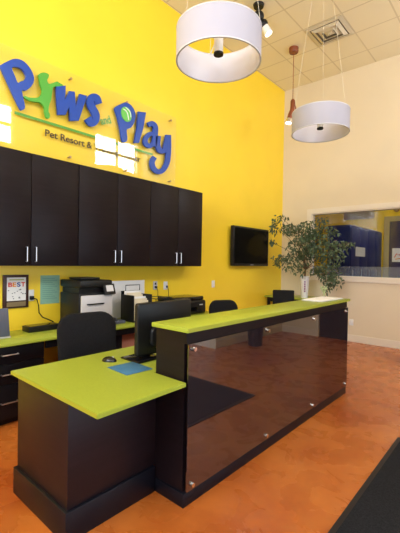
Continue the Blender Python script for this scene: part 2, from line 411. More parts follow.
# ------------------------------------------------------------------ low desk in front
t = thing('reception_desk', 'lower lime topped desk with dark pedestal at the near end of the bar', 'desk', (-1.95, 1.3, 0))
bm = nb()
zt0, zt1 = .737, .762
out = [(-2.445, .972), (-1.468, .972), (-1.478, 1.582), (-1.772, 1.582), (-1.772, 4.2), (-2.445, 4.2)]
lo = [bm.verts.new((x, y, zt0)) for x, y in out]; hi = [bm.verts.new((x, y, zt1)) for x, y in out]
bm.faces.new(lo[::-1]); bm.faces.new(hi)
for i in range(6): bm.faces.new((lo[i], lo[(i + 1) % 6], hi[(i + 1) % 6], hi[i]))
bmesh.ops.bevel(bm, geom=[e for e in bm.edges], offset=.003, segments=2, affect='EDGES')
o = part('desktop', bm, m_green, t)
bx('edge_band', m_gedge, o, -2.443, -1.472, .9702, .9719, .739, .760)
bx('pedestal', m_dark2, t, -2.372, -1.76, .988, 1.5995, .165, .736, bev=.002)
bx('plinth', m_plinth, t, -2.390, -1.742, .970, 1.586, 0, .165, bev=.004)
bx('end_panel', m_dark, t, -2.42, -1.78, 4.15, 4.18, 0, .736)

# mouse, pad, monitor
bm = nb()
vs = box(bm, -2.06, -1.83, 1.43, 1.635, .7625, .766, .001); xf(bm, vs, rot=Matrix.Rotation(-.06, 3, 'Z'), pivot=(-1.95, 1.53, 0))
single('mouse_pad', bm, m_padb, 'blue mouse pad lying on the lime desk', 'mouse pad')
t = thing('computer_mouse', 'dark computer mouse on the lime desk beside the blue pad', 'mouse', (-2.19, 1.54, .7625))
bm = nb(); bmesh.ops.create_uvsphere(bm, u_segments=20, v_segments=12, radius=1)
for v in bm.verts:
    v.co.x *= .055; v.co.y *= .034; v.co.z = max(-.0, v.co.z) * .032
    v.co = Matrix.Rotation(.5, 3, 'Z') @ v.co + Vector((-2.19, 1.54, .763))
part('shell', bm, m_gloss, t)
bm = nb(); ring_sweep(bm, [(-2.165, 1.552, .782), (-2.165, 1.556, .795), (-2.170, 1.549, .797)], .004, 6); part('wheel', bm, m_grey, t)

def rslab(bm, w, h, r, t, n=8, bend=0, taper=0, bev=.012):
    """upright rounded slab in the YZ plane, bottom centre at the origin, thickness along x"""
    pts = []
    for cx, cz, a0 in ((w / 2 - r, h - r, 0), (-w / 2 + r, h - r, 90), (-w / 2 + r, r, 180), (w / 2 - r, r, 270)):
        for k in range(n + 1):
            a = math.radians(a0 + 90 * k / n); pts.append((cx + r * math.cos(a), cz + r * math.sin(a)))
    rings = []
    for sc, x in ((bev, -t / 2), (bev * .3, -t / 2 + bev * .35), (0, -t / 2 + bev), (0, t / 2 - bev), (bev * .3, t / 2 - bev * .35), (bev, t / 2)):
        ring = []
        for y, z in pts:
            yy = y * (1 - 2 * sc / w); zz = h / 2 + (z - h / 2) * (1 - 2 * sc / h)
            yy *= 1 - taper * (1 - zz / h)
            ring.append(bm.verts.new((x + bend * (2 * yy / w) ** 2, yy, zz)))
        rings.append(ring)
    m = len(pts)
    for a, b in zip(rings, rings[1:]):
        for k in range(m): bm.faces.new((a[k], a[(k + 1) % m], b[(k + 1) % m], b[k]))
    for ring, x in ((rings[0], -t / 2), (rings[-1], t / 2)):
        # quad strips across so that the bend shows
        half = m // 2
        L_ = ring[:half]; R_ = ring[half:][::-1]
        # pair vertices at equal height: right half goes corner0 (top right) then corner1 (top left)
        bm.faces.new(ring)

t = thing('computer_monitor', 'black computer monitor seen from behind, standing at the end of the bar', 'monitor', (-2.07, 1.93, .7625))
bm = nb(); rslab(bm, .56, .385, .02, .045, bev=.012); xf(bm, bm.verts, (-2.055, 1.945, .79)); part('casing', bm, m_plastic, t)
bm = nb(); vs = box(bm, -2.084, -2.0785, 1.685, 2.205, .815, 1.155); part('screen', bm, m_screen, t)
bm = nb(); rslab(bm, .34, .16, .05, .04, bev=.018); xf(bm, bm.verts, (-2.022, 1.945, .84)); part('back_bulge', bm, m_plastic, t)
bm = nb(); box(bm, -2.075, -2.045, 1.72, 1.80, .775, .90, .006); part('stand_neck', bm, m_gloss, t)
bm = nb(); box(bm, -2.19, -1.98, 1.635, 1.86, .763, .776, .005); part('foot', bm, m_gloss, t)

# papers and sprig on the bar
bm = nb()
for i in range(5):
    z = 1.084 + i * .0022
    vs = box(bm, -1.765, -1.53, 3.68 + i * .004, 4.22 - i * .003, z, z + .0018)
    xf(bm, vs, rot=Matrix.Rotation(.05 * (i % 3 - 1), 3, 'Z'), pivot=(-1.65, 3.95, 0))
single('paper_stack', bm, m_paper, 'loose white sheets lying at the far end of the bar', 'papers')
t = thing('sprig_vase', 'small clear glass of pale sprigs beside the white papers', 'vase', (-1.765, 4.265, 1.084))
bm = nb(); lathe(bm, (-1.765, 4.265, 1.084), [(0, 0), (.022, 0), (.026, .06), (.024, .06), (.02, .004), (0, .004)], 20); part('glass', bm, m_clear, t)
bm = nb()
for i in range(26):
    a = random.uniform(0, 2 * PI); l = random.uniform(.05, .11); s = random.uniform(.2, 1.1)
    p0 = Vector((-1.765, 4.265, 1.085)); p1 = p0 + Vector((0, 0, .055)) + Vector((math.cos(a), math.sin(a), 0)) * .012
    p2 = p1 + Vector((math.cos(a) * s * .6, math.sin(a) * s * .6, 1)).normalized() * l * .7
    ring_sweep(bm, [p0, p1, p2], .0012, 5); bmesh.ops.create_icosphere(bm, subdivisions=1, radius=.006, matrix=Matrix.Translation(p2))
part('sprigs', bm, m_leafl, t)

# ------------------------------------------------------------------ chairs
def office_chair(label, group, bw=.48, bh=.52, top=1.07):
    t = thing('office_chair', label, 'chair', (0, 0, 0), group)   # faces +x
    bm = nb(); rslab(bm, bw, bh, .15, .075, bend=.035, taper=.06, bev=.03); xf(bm, bm.verts, rot=Matrix.Rotation(-.12, 3, 'Y')); xf(bm, bm.verts, (-.20, 0, top - bh)); part('backrest', bm, m_fabric, t)
    bm = nb(); rslab(bm, .48, .46, .12, .09, bev=.035); xf(bm, bm.verts, rot=Matrix.Rotation(PI / 2, 3, 'Y')); xf(bm, bm.verts, (-.22, 0, .46)); part('seat', bm, m_fabric, t)
    bm = nb(); ring_sweep(bm, [(-.10, 0, .44), (-.24, 0, .43), (-.285, 0, .50), (-.26, 0, top - bh + .12)], .022, 10); part('back_bracket', bm, m_plastic, t)
    bm = nb(); cyl(bm, (0, 0), .03, .12, .28); cyl(bm, (0, 0), .018, .28, .42); part('gas_column', bm, m_plastic, t)
    for k in range(5):
        a = 2 * PI * k / 5 + .3; c, s = math.cos(a), math.sin(a)
        bm = nb(); ring_sweep(bm, [(c * .02, s * .02, .13), (c * .30, s * .30, .085)], [.026, .016], 8); l = part('leg', bm, m_plastic, t)
        bm = nb(); q = Vector((c * .30, s * .30, .03)); n = Vector((-s, c, 0)); ring_sweep(bm, [q - n * .022, q + n * .022], .028, 14); part('caster', bm, m_plastic, l)
    return t
ch = office_chair('black office chair with rounded back between the desk and rear counter', 'black office chairs behind the desk', .55, .52, 1.012)
ch2 = copy_tree(ch)
ch.location = (-2.675, 1.765, 0); ch.rotation_euler.z = -.15
ch2['label'] = 'black office chair beyond the bar whose rounded top shows over it'
ch2.location = (-3.02, 4.06, 0); ch2.rotation_euler.z = -.5
ch2.scale = (.82, .82, .93)
# third chair, square back
t = thing('guest_chair', 'black square backed chair near the small corner table', 'chair', (0, 0, 0))
bm = nb(); rslab(bm, .36, .40, .02, .035, bev=.008); xf(bm, bm.verts, rot=Matrix.Rotation(-.14, 3, 'Y')); xf(bm, bm.verts, (-.20, 0, .62)); part('backrest', bm, m_fabric, t)
bm = nb(); box(bm, -.21, .22, -.22, .22, .42, .47, .015); part('seat', bm, m_fabric, t)
for sx in (-1, 1):
    for sy in (-1, 1):
        bm = nb(); top = (-.215, sy * .16, .62) if sx < 0 else (.19, sy * .2, .42)
        pts = [(sx * .20, sy * .2, .002), (sx * .19, sy * .2, .42)] + ([top, (-.245, sy * .16, .8)] if sx < 0 else [])
        ring_sweep(bm, pts, .012, 8); part('leg', bm, m_plastic, t)
t.location = (-2.93, 5.47, 0); t.rotation_euler.z = -1.0

# ------------------------------------------------------------------ rear counter
RX = -3.35
bm = nb(); box(bm, XW + .002, RX, .55, 4.22, .71, .735, .003)
single('rear_worktop', bm, m_green, 'long lime worktop running along the foot of the yellow wall', 'worktop')
t = thing('rear_counter_frame', 'black apron and panel supports under the long lime worktop', 'counter base', (-3.6, 3.0, 0))
bx('apron', m_black, t, RX - .05, RX - .03, 1.66, 4.2, .635, .709)
for yy in (2.52, 4.15): bx('support_panel', m_black, t, XW + .03, RX - .052, yy, yy + .04, 0, .709)
for k, (y0, y1, n) in enumerate(((1.03, 1.645, 'black drawer cabinet with steel handles beneath the lime worktop'),)):
    t = thing('drawer_cabinet', n, 'cabinet', (-3.6, (y0 + y1) / 2, 0))
    bx('body', m_black, t, XW + .02, RX - .045, y0, y1, .06, .708)
    bx('plinth', m_black, t, XW + .02, RX - .09, y0, y1, 0, .06)
    for z0, z1, hz in ((.555, .70, .636), (.375, .548, .465), (.065, .368, .215)):
        dr = bx('drawer', m_black, t, RX - .044, RX - .025, y0 + .004, y1 - .004, z0, z1, bev=.002)
        bm = nb(); ring_sweep(bm, [(RX - .025, 1.262, hz), (RX + .002, 1.262, hz), (RX + .002, 1.398, hz), (RX - .025, 1.398, hz)], .006, 8); part('drawer_handle', bm, m_steel, dr, 'steel bar handle')
t = thing('storage_box', 'salmon pink box under the worktop on the far side of the black support', 'box', (-3.6, 2.75, 0))
bm = nb(); box(bm, -3.85, -3.5, 2.60, 3.05, .001, .60, .004); part('carton', bm, m_salmon, t)
bx('lid', m_salmon, t, -3.86, -3.49, 2.59, 3.06, .60, .66, bev=.004)
t = thing('cardboard_box', 'salmon pink box under the worktop between drawer cabinet and black support', 'box', (-3.6, 2.25, 0))
bm = nb(); box(bm, -3.85, -3.5, 2.06, 2.49, .001, .60, .004); part('carton', bm, m_salmon, t)
bx('lid', m_salmon, t, -3.86, -3.49, 2.05, 2.50, .60, .66, bev=.004)

# ------------------------------------------------------------------ upper cabinets
for k, (yc, lab) in enumerate(((1.615, 'espresso wall cabinet pair nearest the camera, above the framed certificate'),
                               (2.635, 'middle espresso wall cabinet above the printer and organizer'),
                               (3.655, 'last espresso wall cabinet, beyond which bare yellow wall shows'))):
    t = thing('wall_cabinet', lab, 'cabinet', (-3.78, yc, 1.41), 'wall cabinets above the rear counter')
    bx('carcass', m_dark, t, XW + .002, -3.640, yc - .509, yc + .509, 1.41, 2.512)
    for s in (-1, 1):
        y0, y1 = sorted((yc + s * .003, yc + s * .506))
        dr = bx('door', m_dark, t, -3.639, -3.618, y0, y1, 1.413, 2.509, bev=.0015)
        hy = yc + s * .044
        bm = nb(); ring_sweep(bm, [(-3.618, hy, 1.453), (-3.592, hy, 1.453), (-3.592, hy, 1.595), (-3.618, hy, 1.595)], .006, 8)
        part('door_handle', bm, m_steel, dr, 'slim steel bar handle')

# ------------------------------------------------------------------ things on the rear counter
ZT = .7355
# printer
t = thing('office_printer', 'large grey and black multifunction printer on the rear counter', 'printer', (-3.62, 2.25, ZT))
bx('body', m_plastic, t, -3.86, -3.47, 2.05, 2.46, ZT, 1.12, bev=.012)
bx('front_panel', m_grey, t, -3.469, -3.44, 2.07, 2.45, ZT + .01, 1.10, bev=.008, label='pale grey front panel')
bx('paper_tray', m_grey, t, -3.439, -3.425, 2.09, 2.43, ZT + .02, .86, bev=.004)
bx('tray_slot', m_plastic, t, -3.4245, -3.42, 2.12, 2.33, 1.0, 1.015)
bx('output_bay', m_plastic, t, -3.84, -3.50, 2.07, 2.44, 1.12, 1.18)
bx('scanner_lid', m_plastic, t, -3.87, -3.44, 2.05, 2.45, 1.18, 1.26, bev=.02)
bm = nb(); vs = box(bm, -3.80, -3.55, 2.12, 2.36, 1.262, 1.285, .008); part('document_feeder', bm, m_plastic, t)
bm = nb(); vs = box(bm, -3.435, -3.40, 2.33, 2.47, 1.10, 1.22, .006); xf(bm, vs, rot=Matrix.Rotation(-.35, 3, 'Y'), pivot=(-3.42, 2.4, 1.10)); cp = part('control_panel', bm, m_plastic, t)
bm = nb(); vs = box(bm, -3.3995, -3.397, 2.355, 2.445, 1.13, 1.20); xf(bm, vs, rot=Matrix.Rotation(-.35, 3, 'Y'), pivot=(-3.42, 2.4, 1.10)); part('touch_screen', bm, m_grey, cp, 'pale touch screen')
# white board
bm = nb(); vs = box(bm, -3.91, -3.90, 2.62, 3.30, ZT, 1.215, .002)
single('white_board', bm, m_paper, 'white board propped against the yellow wall behind the file organizer', 'board')
# file organizer
t = thing('file_organizer', 'black file organizer full of cream folders', 'organizer', (-3.6, 2.93, ZT))
bx('base', m_plastic, t, -3.72, -3.48, 2.79, 3.06, ZT, ZT + .015)
bx('side_panel', m_plastic, t, -3.72, -3.48, 2.78, 2.792, ZT, 1.06, bev=.003)
bx('side_panel', m_plastic, t, -3.72, -3.48, 3.06, 3.072, ZT, 1.06, bev=.003)
bx('back_panel', m_plastic, t, -3.728, -3.72, 2.78, 3.07, ZT, 1.10)
bm = nb(); ring_sweep(bm, [(-3.70, 2.83, 1.05), (-3.70, 2.83, 1.17), (-3.70, 3.05, 1.17), (-3.70, 3.05, 1.05)], .006, 6); part('wire_holder', bm, m_plastic, t)
for i in range(6):
    z = 1.10 - i * .022; x = -3.69 + i * .036
    bm = nb(); box(bm, x, x + .006, 2.80 + (i % 2) * .01, 3.05 - (i % 3) * .01, ZT + .016, z, .001)
    single('file_folder', bm, m_cream if i % 3 else m_paper, ('cream folder standing upright in the black organizer' if i % 3 else 'white folder standing upright among cream ones in the black organizer'), 'folder', 'cream folders in the organizer' if i % 3 else 'white folders in the organizer')
# phone
t = thing('desk_phone', 'small grey desk phone beside the printer', 'phone', (-3.6, 2.62, ZT))
bm = nb(); vs = box(bm, -3.68, -3.52, 2.55, 2.70, ZT, ZT + .035, .008); part('base', bm, m_slate, t)
bm = nb(); ring_sweep(bm, [(-3.67, 2.575, ZT + .045), (-3.64, 2.575, ZT + .062), (-3.56, 2.575, ZT + .062), (-3.53, 2.575, ZT + .045)], [.018, .014, .014, .018], 10); part('handset', bm, m_slate, t)
# fax / second printer
t = thing('inkjet_printer', 'low black rounded inkjet printer at the far end of the rear counter', 'printer', (-3.62, 3.85, ZT))
bx('body', m_plastic, t, -3.80, -3.44, 3.42, 4.08, ZT, .93, bev=.03, seg=4)
bx('lid', m_gloss, t, -3.80, -3.46, 3.44, 4.05, .93, .985, bev=.02, seg=3)
bx('label_plate', m_grey, t, -3.439, -3.437, 3.93, 4.0, .86, .875)
bx('output_slot', m_screen, t, -3.441, -3.436, 3.5, 3.88, .79, .84)
t = thing('desk_tray', 'black wire desk tray with small clutter beside the inkjet printer', 'tray', (-3.6, 3.25, ZT))
bm = nb(); box(bm, -3.72, -3.46, 3.12, 3.40, ZT, ZT + .01)
part('base', bm, m_plastic, t)
for z in (.80, .90, 1.0):
    bm = nb(); ring_sweep(bm, [(-3.72, 3.12, z), (-3.46, 3.12, z), (-3.46, 3.40, z), (-3.72, 3.40, z), (-3.72, 3.12, z)], .005, 6); part('wire_rail', bm, m_plastic, t)
for x, y in ((-3.72, 3.12), (-3.46, 3.12), (-3.46, 3.40), (-3.72, 3.40)):
    bm = nb(); ring_sweep(bm, [(x, y, ZT), (x, y, 1.0)], .005, 6); part('wire_post', bm, m_plastic, t)
bm = nb(); box(bm, -3.70, -3.50, 3.15, 3.37, ZT + .012, .93, .01); single('black_carton', bm, m_plastic, 'black box sitting in the wire desk tray', 'box')
# pen cup with pens
t = thing('pen_cup', 'small black cup at the worktop front between organizer and wire tray', 'cup', (-3.42, 3.10, ZT))
bm = nb(); lathe(bm, (-3.42, 3.10, ZT), [(0, 0), (.03, 0), (.034, .10), (.031, .10), (.027, .005), (0, .005)], 20); part('cup', bm, m_plastic, t)
# black strip box, cable, outlet
t = thing('power_box', 'flat black power unit on the rear counter under the certificate', 'power unit', (-3.78, 1.78, ZT))
bx('casing', m_plastic, t, -3.86, -3.70, 1.64, 1.98, ZT, ZT + .055, bev=.006)
bx('top_panel', m_gloss, t, -3.85, -3.715, 1.66, 1.92, ZT + .0555, ZT + .058)

def outlet(y, z, lab, x=XW + .001, dark=False, wall='x', grp=None, nm='wall_outlet', cat='outlet'):
    t = thing(nm, lab, cat, (x, y, z) if wall == 'x' else (y, x, z), grp)
    bm = nb()
    if wall == 'x': box(bm, x, x + .007, y - .04, y + .04, z - .06, z + .06, .003)
    else: box(bm, y - .04, y + .04, x - .007, x, z - .06, z + .06, .003)
    part('cover_plate', bm, m_grey if dark else m_white, t)
    for s in ((-1, 1) if nm == 'wall_outlet' else (0,)):
        bm = nb(); w = .014 if s else .010
        if wall == 'x': box(bm, x + .007, x + .010, y - w, y + w, z + s * .024 - .015, z + s * .024 + .015, .002)
        else: box(bm, y - w, y + w, x - .010, x - .007, z + s * .024 - .015, z + s * .024 + .015, .002)
        part('socket' if s else 'switch_toggle', bm, m_paper if not dark else m_plastic, t)
    return t
outlet(1.755, 1.09, 'white wall outlet beside the framed certificate')
outlet(3.53, 1.13, 'grey wall outlet above the file organizer', dark=True)
outlet(3.73, 1.12, 'white wall outlet above the inkjet printer')
outlet(4.84, 1.105, 'white light switch on the yellow wall past the cabinets', nm='light_switch', cat='switch')
outlet(-2.43, .37, 'white outlet low on the beige wall', x=YB - .001, wall='y')
t = thing('electric_cord', 'black power cord drooping from outlet to power unit', 'cord', (XW + .02, 1.77, 1.07))
bm = nb(); box(bm, XW + .0115, XW + .045, 1.742, 1.782, 1.045, 1.085, .006); part('plug', bm, m_plastic, t)
bm = nb(); ring_sweep(bm, [(XW + .045, 1.765, 1.065), (XW + .06, 1.80, 1.05), (XW + .05, 1.825, .98), (XW + .04, 1.835, .90), (XW + .05, 1.87, .85), (XW + .06, 1.93, .82), (XW + .067, 1.985, .79)], .006, 8); part('cable', bm, m_plastic, t)
for yy, lab in ((3.53, 'black plug in the grey outlet above the organizer'), (3.74, 'dark blue plug in the white outlet above the inkjet printer')):
    t = thing('plugged_cord', lab, 'cord', (XW + .02, yy, 1.1))
    bm = nb(); box(bm, XW + .0115, XW + .04, yy - .012, yy + .012, 1.09, 1.12, .005); part('plug', bm, m_slate if yy > 3.6 else m_plastic, t)
    bm = nb(); ring_sweep(bm, [(XW + .04, yy, 1.10), (XW + .05, yy + .01, 1.05), (XW + .03, yy + .03, .95), (XW + .03, yy + .03, .75)], .004, 6); part('cable', bm, m_plastic, t)

# certificate
t = thing('framed_certificate', 'dark framed certificate reading BEST hung low on the yellow wall', 'certificate', (XW, 1.605, .97))
X0 = XW + .0002
bx('frame', m_wood if False else mat('dark_walnut', (.045, .015, .012), .4), t, X0, X0 + .018, 1.475, 1.732, .968, 1.312, bev=.004)
bx('print', m_paper, t, X0 + .0181, X0 + .0195, 1.512, 1.702, 1.045, 1.285)
bx('brass_plate', m_bolt, t, X0 + .0181, X0 + .0195, 1.512, 1.702, .985, 1.032)
def text_mesh(body, size, depth, bold=0.0, align='LEFT', shear=0, width=None):
    cu = bpy.data.curves.new('lettering', 'FONT'); cu.body = body; cu.size = size; cu.extrude = depth; cu.align_x = align
    cu.offset = bold; cu.shear = shear
    ob = bpy.data.objects.new('lettering', cu); COL.objects.link(ob)
    dg = bpy.context.evaluated_depsgraph_get(); dg.update()
    me = bpy.data.meshes.new_from_object(ob.evaluated_get(dg))
    bm = nb(); bm.from_mesh(me)
    bpy.data.objects.remove(ob); bpy.data.meshes.remove(me)
    if width:
        xs = [v.co.x for v in bm.verts]; k = width / (max(xs) - min(xs)); x0 = min(xs)
        for v in bm.verts: v.co.x = (v.co.x - x0) * k
    return bm
def to_wall(bm, x, y, z):      # text plane -> yellow wall plane (text x -> world y, text y -> world z)
    for v in bm.verts: v.co = Vector((x + v.co.z, y + v.co.x, z + v.co.y))
    return bm
yy = 1.524
for chx, mm, w in (('B', m_red, .040), ('E', m_orange, .036), ('S', m_blue, .036), ('T', m_red, .038)):
    b_ = to_wall(text_mesh(chx, .062, .0008, .002, width=w), X0 + .0205, yy, 1.19); part('lettering', b_, mm, t, 'letter ' + chx); yy += .043
bm = nb(); random.seed(3)
for i in range(16):
    y = random.uniform(1.52, 1.69); z = random.uniform(1.06, 1.165); box(bm, X0 + .0196, X0 + .0202, y, y + .012, z, z + .008)
part('small_print', bm, m_slate, t, 'specks of small dark print')
bm = nb(); box(bm, X0 + .0196, X0 + .0202, 1.535, 1.68, 1.255, 1.268); part('headline', bm, m_leafl, t)
# teal sheet
t = thing('teal_notice', 'pale teal paper notice taped to the yellow wall beside the printer', 'notice', (XW, 1.97, 1))
bx('sheet', m_teal, t, XW, X0 + .002, 1.865, 2.085, .985, 1.30)
bm = nb()
for i in range(11): box(bm, X0 + .0021, X0 + .0026, 1.885, 2.03 + .03 * math.sin(i * 2.1), 1.262 - i * .022, 1.267 - i * .022)
part('printed_lines', bm, mat('faded_teal_ink', (.12, .30, .28), .7), t)
# laptop at the left edge
t = thing('laptop', 'slate laptop on the rear counter at the left edge of view', 'laptop', (-3.68, 1.28, ZT))
bm = nb(); vs = box(bm, -3.86, -3.60, 1.08, 1.43, ZT, ZT + .016, .004); part('keyboard_base', bm, m_grey, t)
bm = nb(); vs = box(bm, -3.605, -3.597, 1.08, 1.42, ZT + .017, ZT + .28, .004); xf(bm, vs, rot=Matrix.Rotation(-.18, 3, 'Y'), pivot=(-3.60, 1.2, ZT + .017)); part('screen_lid', bm, m_slate, t, 'slate blue back of the screen')

# ------------------------------------------------------------------ TV and switch
t = thing('television', 'black flat television mounted on the yellow wall', 'television', (XW, 5.85, 1.42))
bx('wall_bracket', m_plastic, t, XW + .001, XW + .045, 5.55, 6.1, 1.6, 1.95)
bx('casing', m_plastic, t, XW + .046, XW + .115, 5.245, 6.44, 1.413, 2.132, bev=.012)
bx('screen', m_screen, t, XW + .1155, XW + .118, 5.28, 6.405, 1.46, 2.10)
bx('logo_plate', m_grey, t, XW + .1155, XW + .118, 5.80, 5.90, 1.43, 1.44)

# ------------------------------------------------------------------ corner table and ficus
t = thing('corner_table', 'small lime topped table in the corner of yellow and beige walls', 'table', (-3.4, 6.8, 0))
bx('tabletop', m_green, t, XW + .004, -2.92, 6.5, 7.15, .785, .812, bev=.003)
bx('apron', m_black, t, XW + .05, -2.97, 6.54, 6.56, .70, .784)
for x in (XW + .06, -3.0):
    for y in (6.56, 7.10): bx('leg', m_black, t, x - .025, x + .025, y - .0, y + .045, 0, .784)
PX, PY, PZ = -3.155, 6.68, .8125
t = thing('potted_ficus', 'leafy weeping ficus in a tall white planter on the corner table', 'plant', (PX, PY, PZ))
bm = nb(); lathe(bm, (PX, PY, PZ), [(0, 0), (.062, 0), (.09, .42), (.082, .42), (.076, .36), (0, .36)], 28); pot = part('planter', bm, m_white, t, 'tall tapered white planter')
bm = nb(); cyl(bm, (PX, PY), .075, PZ + .36, PZ + .372); part('soil', bm, m_soil, t)
bm = nb()
for i in range(5): vs = box(bm, PX + .03, PX + .055, PY - .083, PY - .0805, PZ + .12 + i * .045, PZ + .15 + i * .045)
part('purple_mark', bm, m_pur, pot, 'worn purple lettering')
# trunk and branches: ends given in metres around the pot, crown leans left and right
random.seed(11)
P0 = Vector((PX, PY, PZ + .36))
bmB = nb(); tips = []
def branch(pts, r0, r1):
    n = len(pts); ring_sweep(bmB, pts, [r0 + (r1 - r0) * i / (n - 1) for i in range(n)], 7)
def pix(px, py, y):         # a point on the plane y seen at a pixel
    dd = ray(px, py); k = y / dd.y
    return Vector((k * dd.x, y, H + k * dd.z))
trunk = [P0, P0 + Vector((.01, 0, .18)), P0 + Vector((-.01, -.02, .36)), P0 + Vector((.02, -.04, .55))]
branch(trunk, .018, .012)
clusters = []   # (px, py, y, radius px x, radius px y, n)
CL = [(273, 226, 6.45, 7, 9, 34), (281, 217, 6.3, 6, 4, 16), (270, 241, 6.45, 5, 4, 14), (290, 229, 6.45, 9, 7, 60), (303, 232, 6.5, 12, 10, 110), (300, 245, 6.35, 11, 8, 80),
      (314, 240, 6.55, 12, 10, 110), (325, 232, 6.7, 10, 9, 70), (322, 250, 6.5, 14, 9, 120), (338, 246, 6.6, 10, 7, 50), (348, 244, 6.6, 6, 3, 16), (333, 258, 6.55, 10, 8, 60),
      (280, 258, 6.5, 7, 5, 34), (289, 264, 6.4, 6, 7, 26), (276, 264, 6.45, 4, 4, 12), (300, 268, 6.5, 6, 9, 34), (296, 255, 6.45, 7, 6, 34), (318, 270, 6.5, 6, 8, 34),
      (328, 272, 6.5, 8, 9, 70), (334, 280, 6.5, 6, 8, 44), (327, 286, 6.5, 4, 7, 22), (322, 220, 6.7, 7, 4, 18), (311, 224, 6.6, 8, 4, 26), (308, 256, 6.6, 8, 7, 40)]
leafbm = nb()
def leaf(p, d, L_, w):
    d = d.normalized(); side = d.cross(Vector((random.uniform(-1, 1), random.uniform(-1, 1), random.uniform(-.3, 1)))).normalized(); nrm = side.cross(d)
    c = [p, p + d * L_ * .4 + side * w - nrm * w * .3, p + d * L_ - nrm * w * .5, p + d * L_ * .4 - side * w - nrm * w * .3, p + d * L_ * .45]
    v = [leafbm.verts.new(q) for q in c]
    for tri in ((0, 1, 4), (1, 2, 4), (2, 3, 4), (3, 0, 4)): leafbm.faces.new([v[i] for i in tri])
for (px, py, yd, rx, ry, n) in CL:
    c = pix(px, py, yd)
    s = trunk[random.randint(1, 3)]
    mid = (s + c) / 2 + Vector((0, 0, .10)); branch([s, (s + mid) / 2 + Vector((0, 0, .03)), mid, c], .007, .003)
    sx = rx * yd / 300 * .0 + rx * .0245; sz = ry * .0188
    for k in range(max(3, n // 9)):
        q = c + Vector((random.uniform(-1, 1) * sx, random.uniform(-.16, .16), random.uniform(-1, 1) * sz))
        q.y = min(q.y, YB - .12); branch([c, (c + q) / 2 + Vector((0, 0, .02)), q], .003, .0015)
    for k in range(int(n * 1.8)):
        while True:
            u = Vector([random.uniform(-1, 1) for _ in range(3)])
            if u.length < 1: break
        q = c + Vector((u.x * sx, u.y * .2, u.z * sz)); q.y = min(q.y, YB - .10); q.x = max(q.x, XW + .16); q.y = max(q.y, 6.46 if q.x < -3.55 else 0)
        leaf(q, Vector((random.uniform(-.6, .6), random.uniform(-.6, .6), random.uniform(-1.2, .15))), random.uniform(.055, .10), random.uniform(.014, .024))
part('branches', bmB, m_bark, t)
part('foliage', leafbm, m_leafd, t, smooth=False)

# ------------------------------------------------------------------ entrance mat, bin
t = thing('entrance_mat', 'charcoal carpet entrance mat on the orange floor', 'mat', (-.1, 1.5, 0))
bx('rubber_border', m_matr, t, -.77, .70, -.9, 3.485, .0005, .009, bev=.003)
bx('carpet_pile', m_mat, t, -.735, .665, -.865, 3.45, .0092, .014, bev=.002)
t = thing('waste_bin', 'small black waste bin against the lobby wall', 'bin', (.6, 5.6, 0))
bm = nb(); lathe(bm, (.6, 5.6, .001), [(0, 0), (.12, 0), (.155, .38), (.148, .38), (.114, .01), (0, .01)], 28); part('bucket', bm, m_plastic, t)
bm = nb(); lathe(bm, (.6, 5.6, .38), [(.146, 0), (.160, 0), (.160, .02), (.146, .02)], 28, close=True); part('rim', bm, m_plastic, t)

# ------------------------------------------------------------------ pendants
def drum(x, y, zb, R, hh, label, ang, can=True):
    t = thing('drum_pendant', label, 'pendant lamp', (x, y, zb), 'large white drum pendants over the bar')
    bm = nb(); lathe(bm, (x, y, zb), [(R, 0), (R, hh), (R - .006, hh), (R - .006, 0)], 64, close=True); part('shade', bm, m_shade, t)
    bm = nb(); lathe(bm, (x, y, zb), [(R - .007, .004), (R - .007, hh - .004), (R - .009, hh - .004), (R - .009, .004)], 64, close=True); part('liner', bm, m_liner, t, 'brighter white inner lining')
    bm = nb()
    for z in (0, hh):
        lathe(bm, (x, y, zb + z), [(R + .002, -.004), (R + .002, .004), (R - .010, .004), (R - .010, -.004)], 64, close=True)
    part('rim_ring', bm, m_grey, t)
    bm = nb(); cyl(bm, (x, y), .033, zb + .065, zb + hh - .01, 20); part('lamp_holder', bm, m_white, t)
    bm = nb(); cyl(bm, (x, y), .036, zb + .05, zb + .0649, 20); part('finial', bm, m_plastic, t, 'dark finial under the lamp holder')
    for k in range(3):
        a = ang + k * 2 * PI / 3; p = Vector((x + math.cos(a) * (R - .004), y + math.sin(a) * (R - .004), zb + hh - .006))
        bm = nb(); ring_sweep(bm, [(x, y, zb + hh - .02), tuple(p)], .004, 6); part('spider_arm', bm, m_steel, t)
        bm = nb(); ring_sweep(bm, [tuple(p), (x + math.cos(a) * .03, y + math.sin(a) * .03, ZC - .03)], .0013, 6); part('suspension_cable', bm, m_vent, t)
    bm = nb(); lathe(bm, (x, y, ZC - .031), [(0, 0), (.05, 0), (.065, .03), (0, .03)], 24); part('canopy', bm, m_white, t)
    return t
drum(-1.695, 2.10, 2.935, .308, .222, 'nearer large white drum pendant hanging above the reception bar', math.radians(262))
drum(-1.785, 4.10, 2.98, .319, .235, 'farther white drum pendant, smaller in view, above the bar end', math.radians(228))

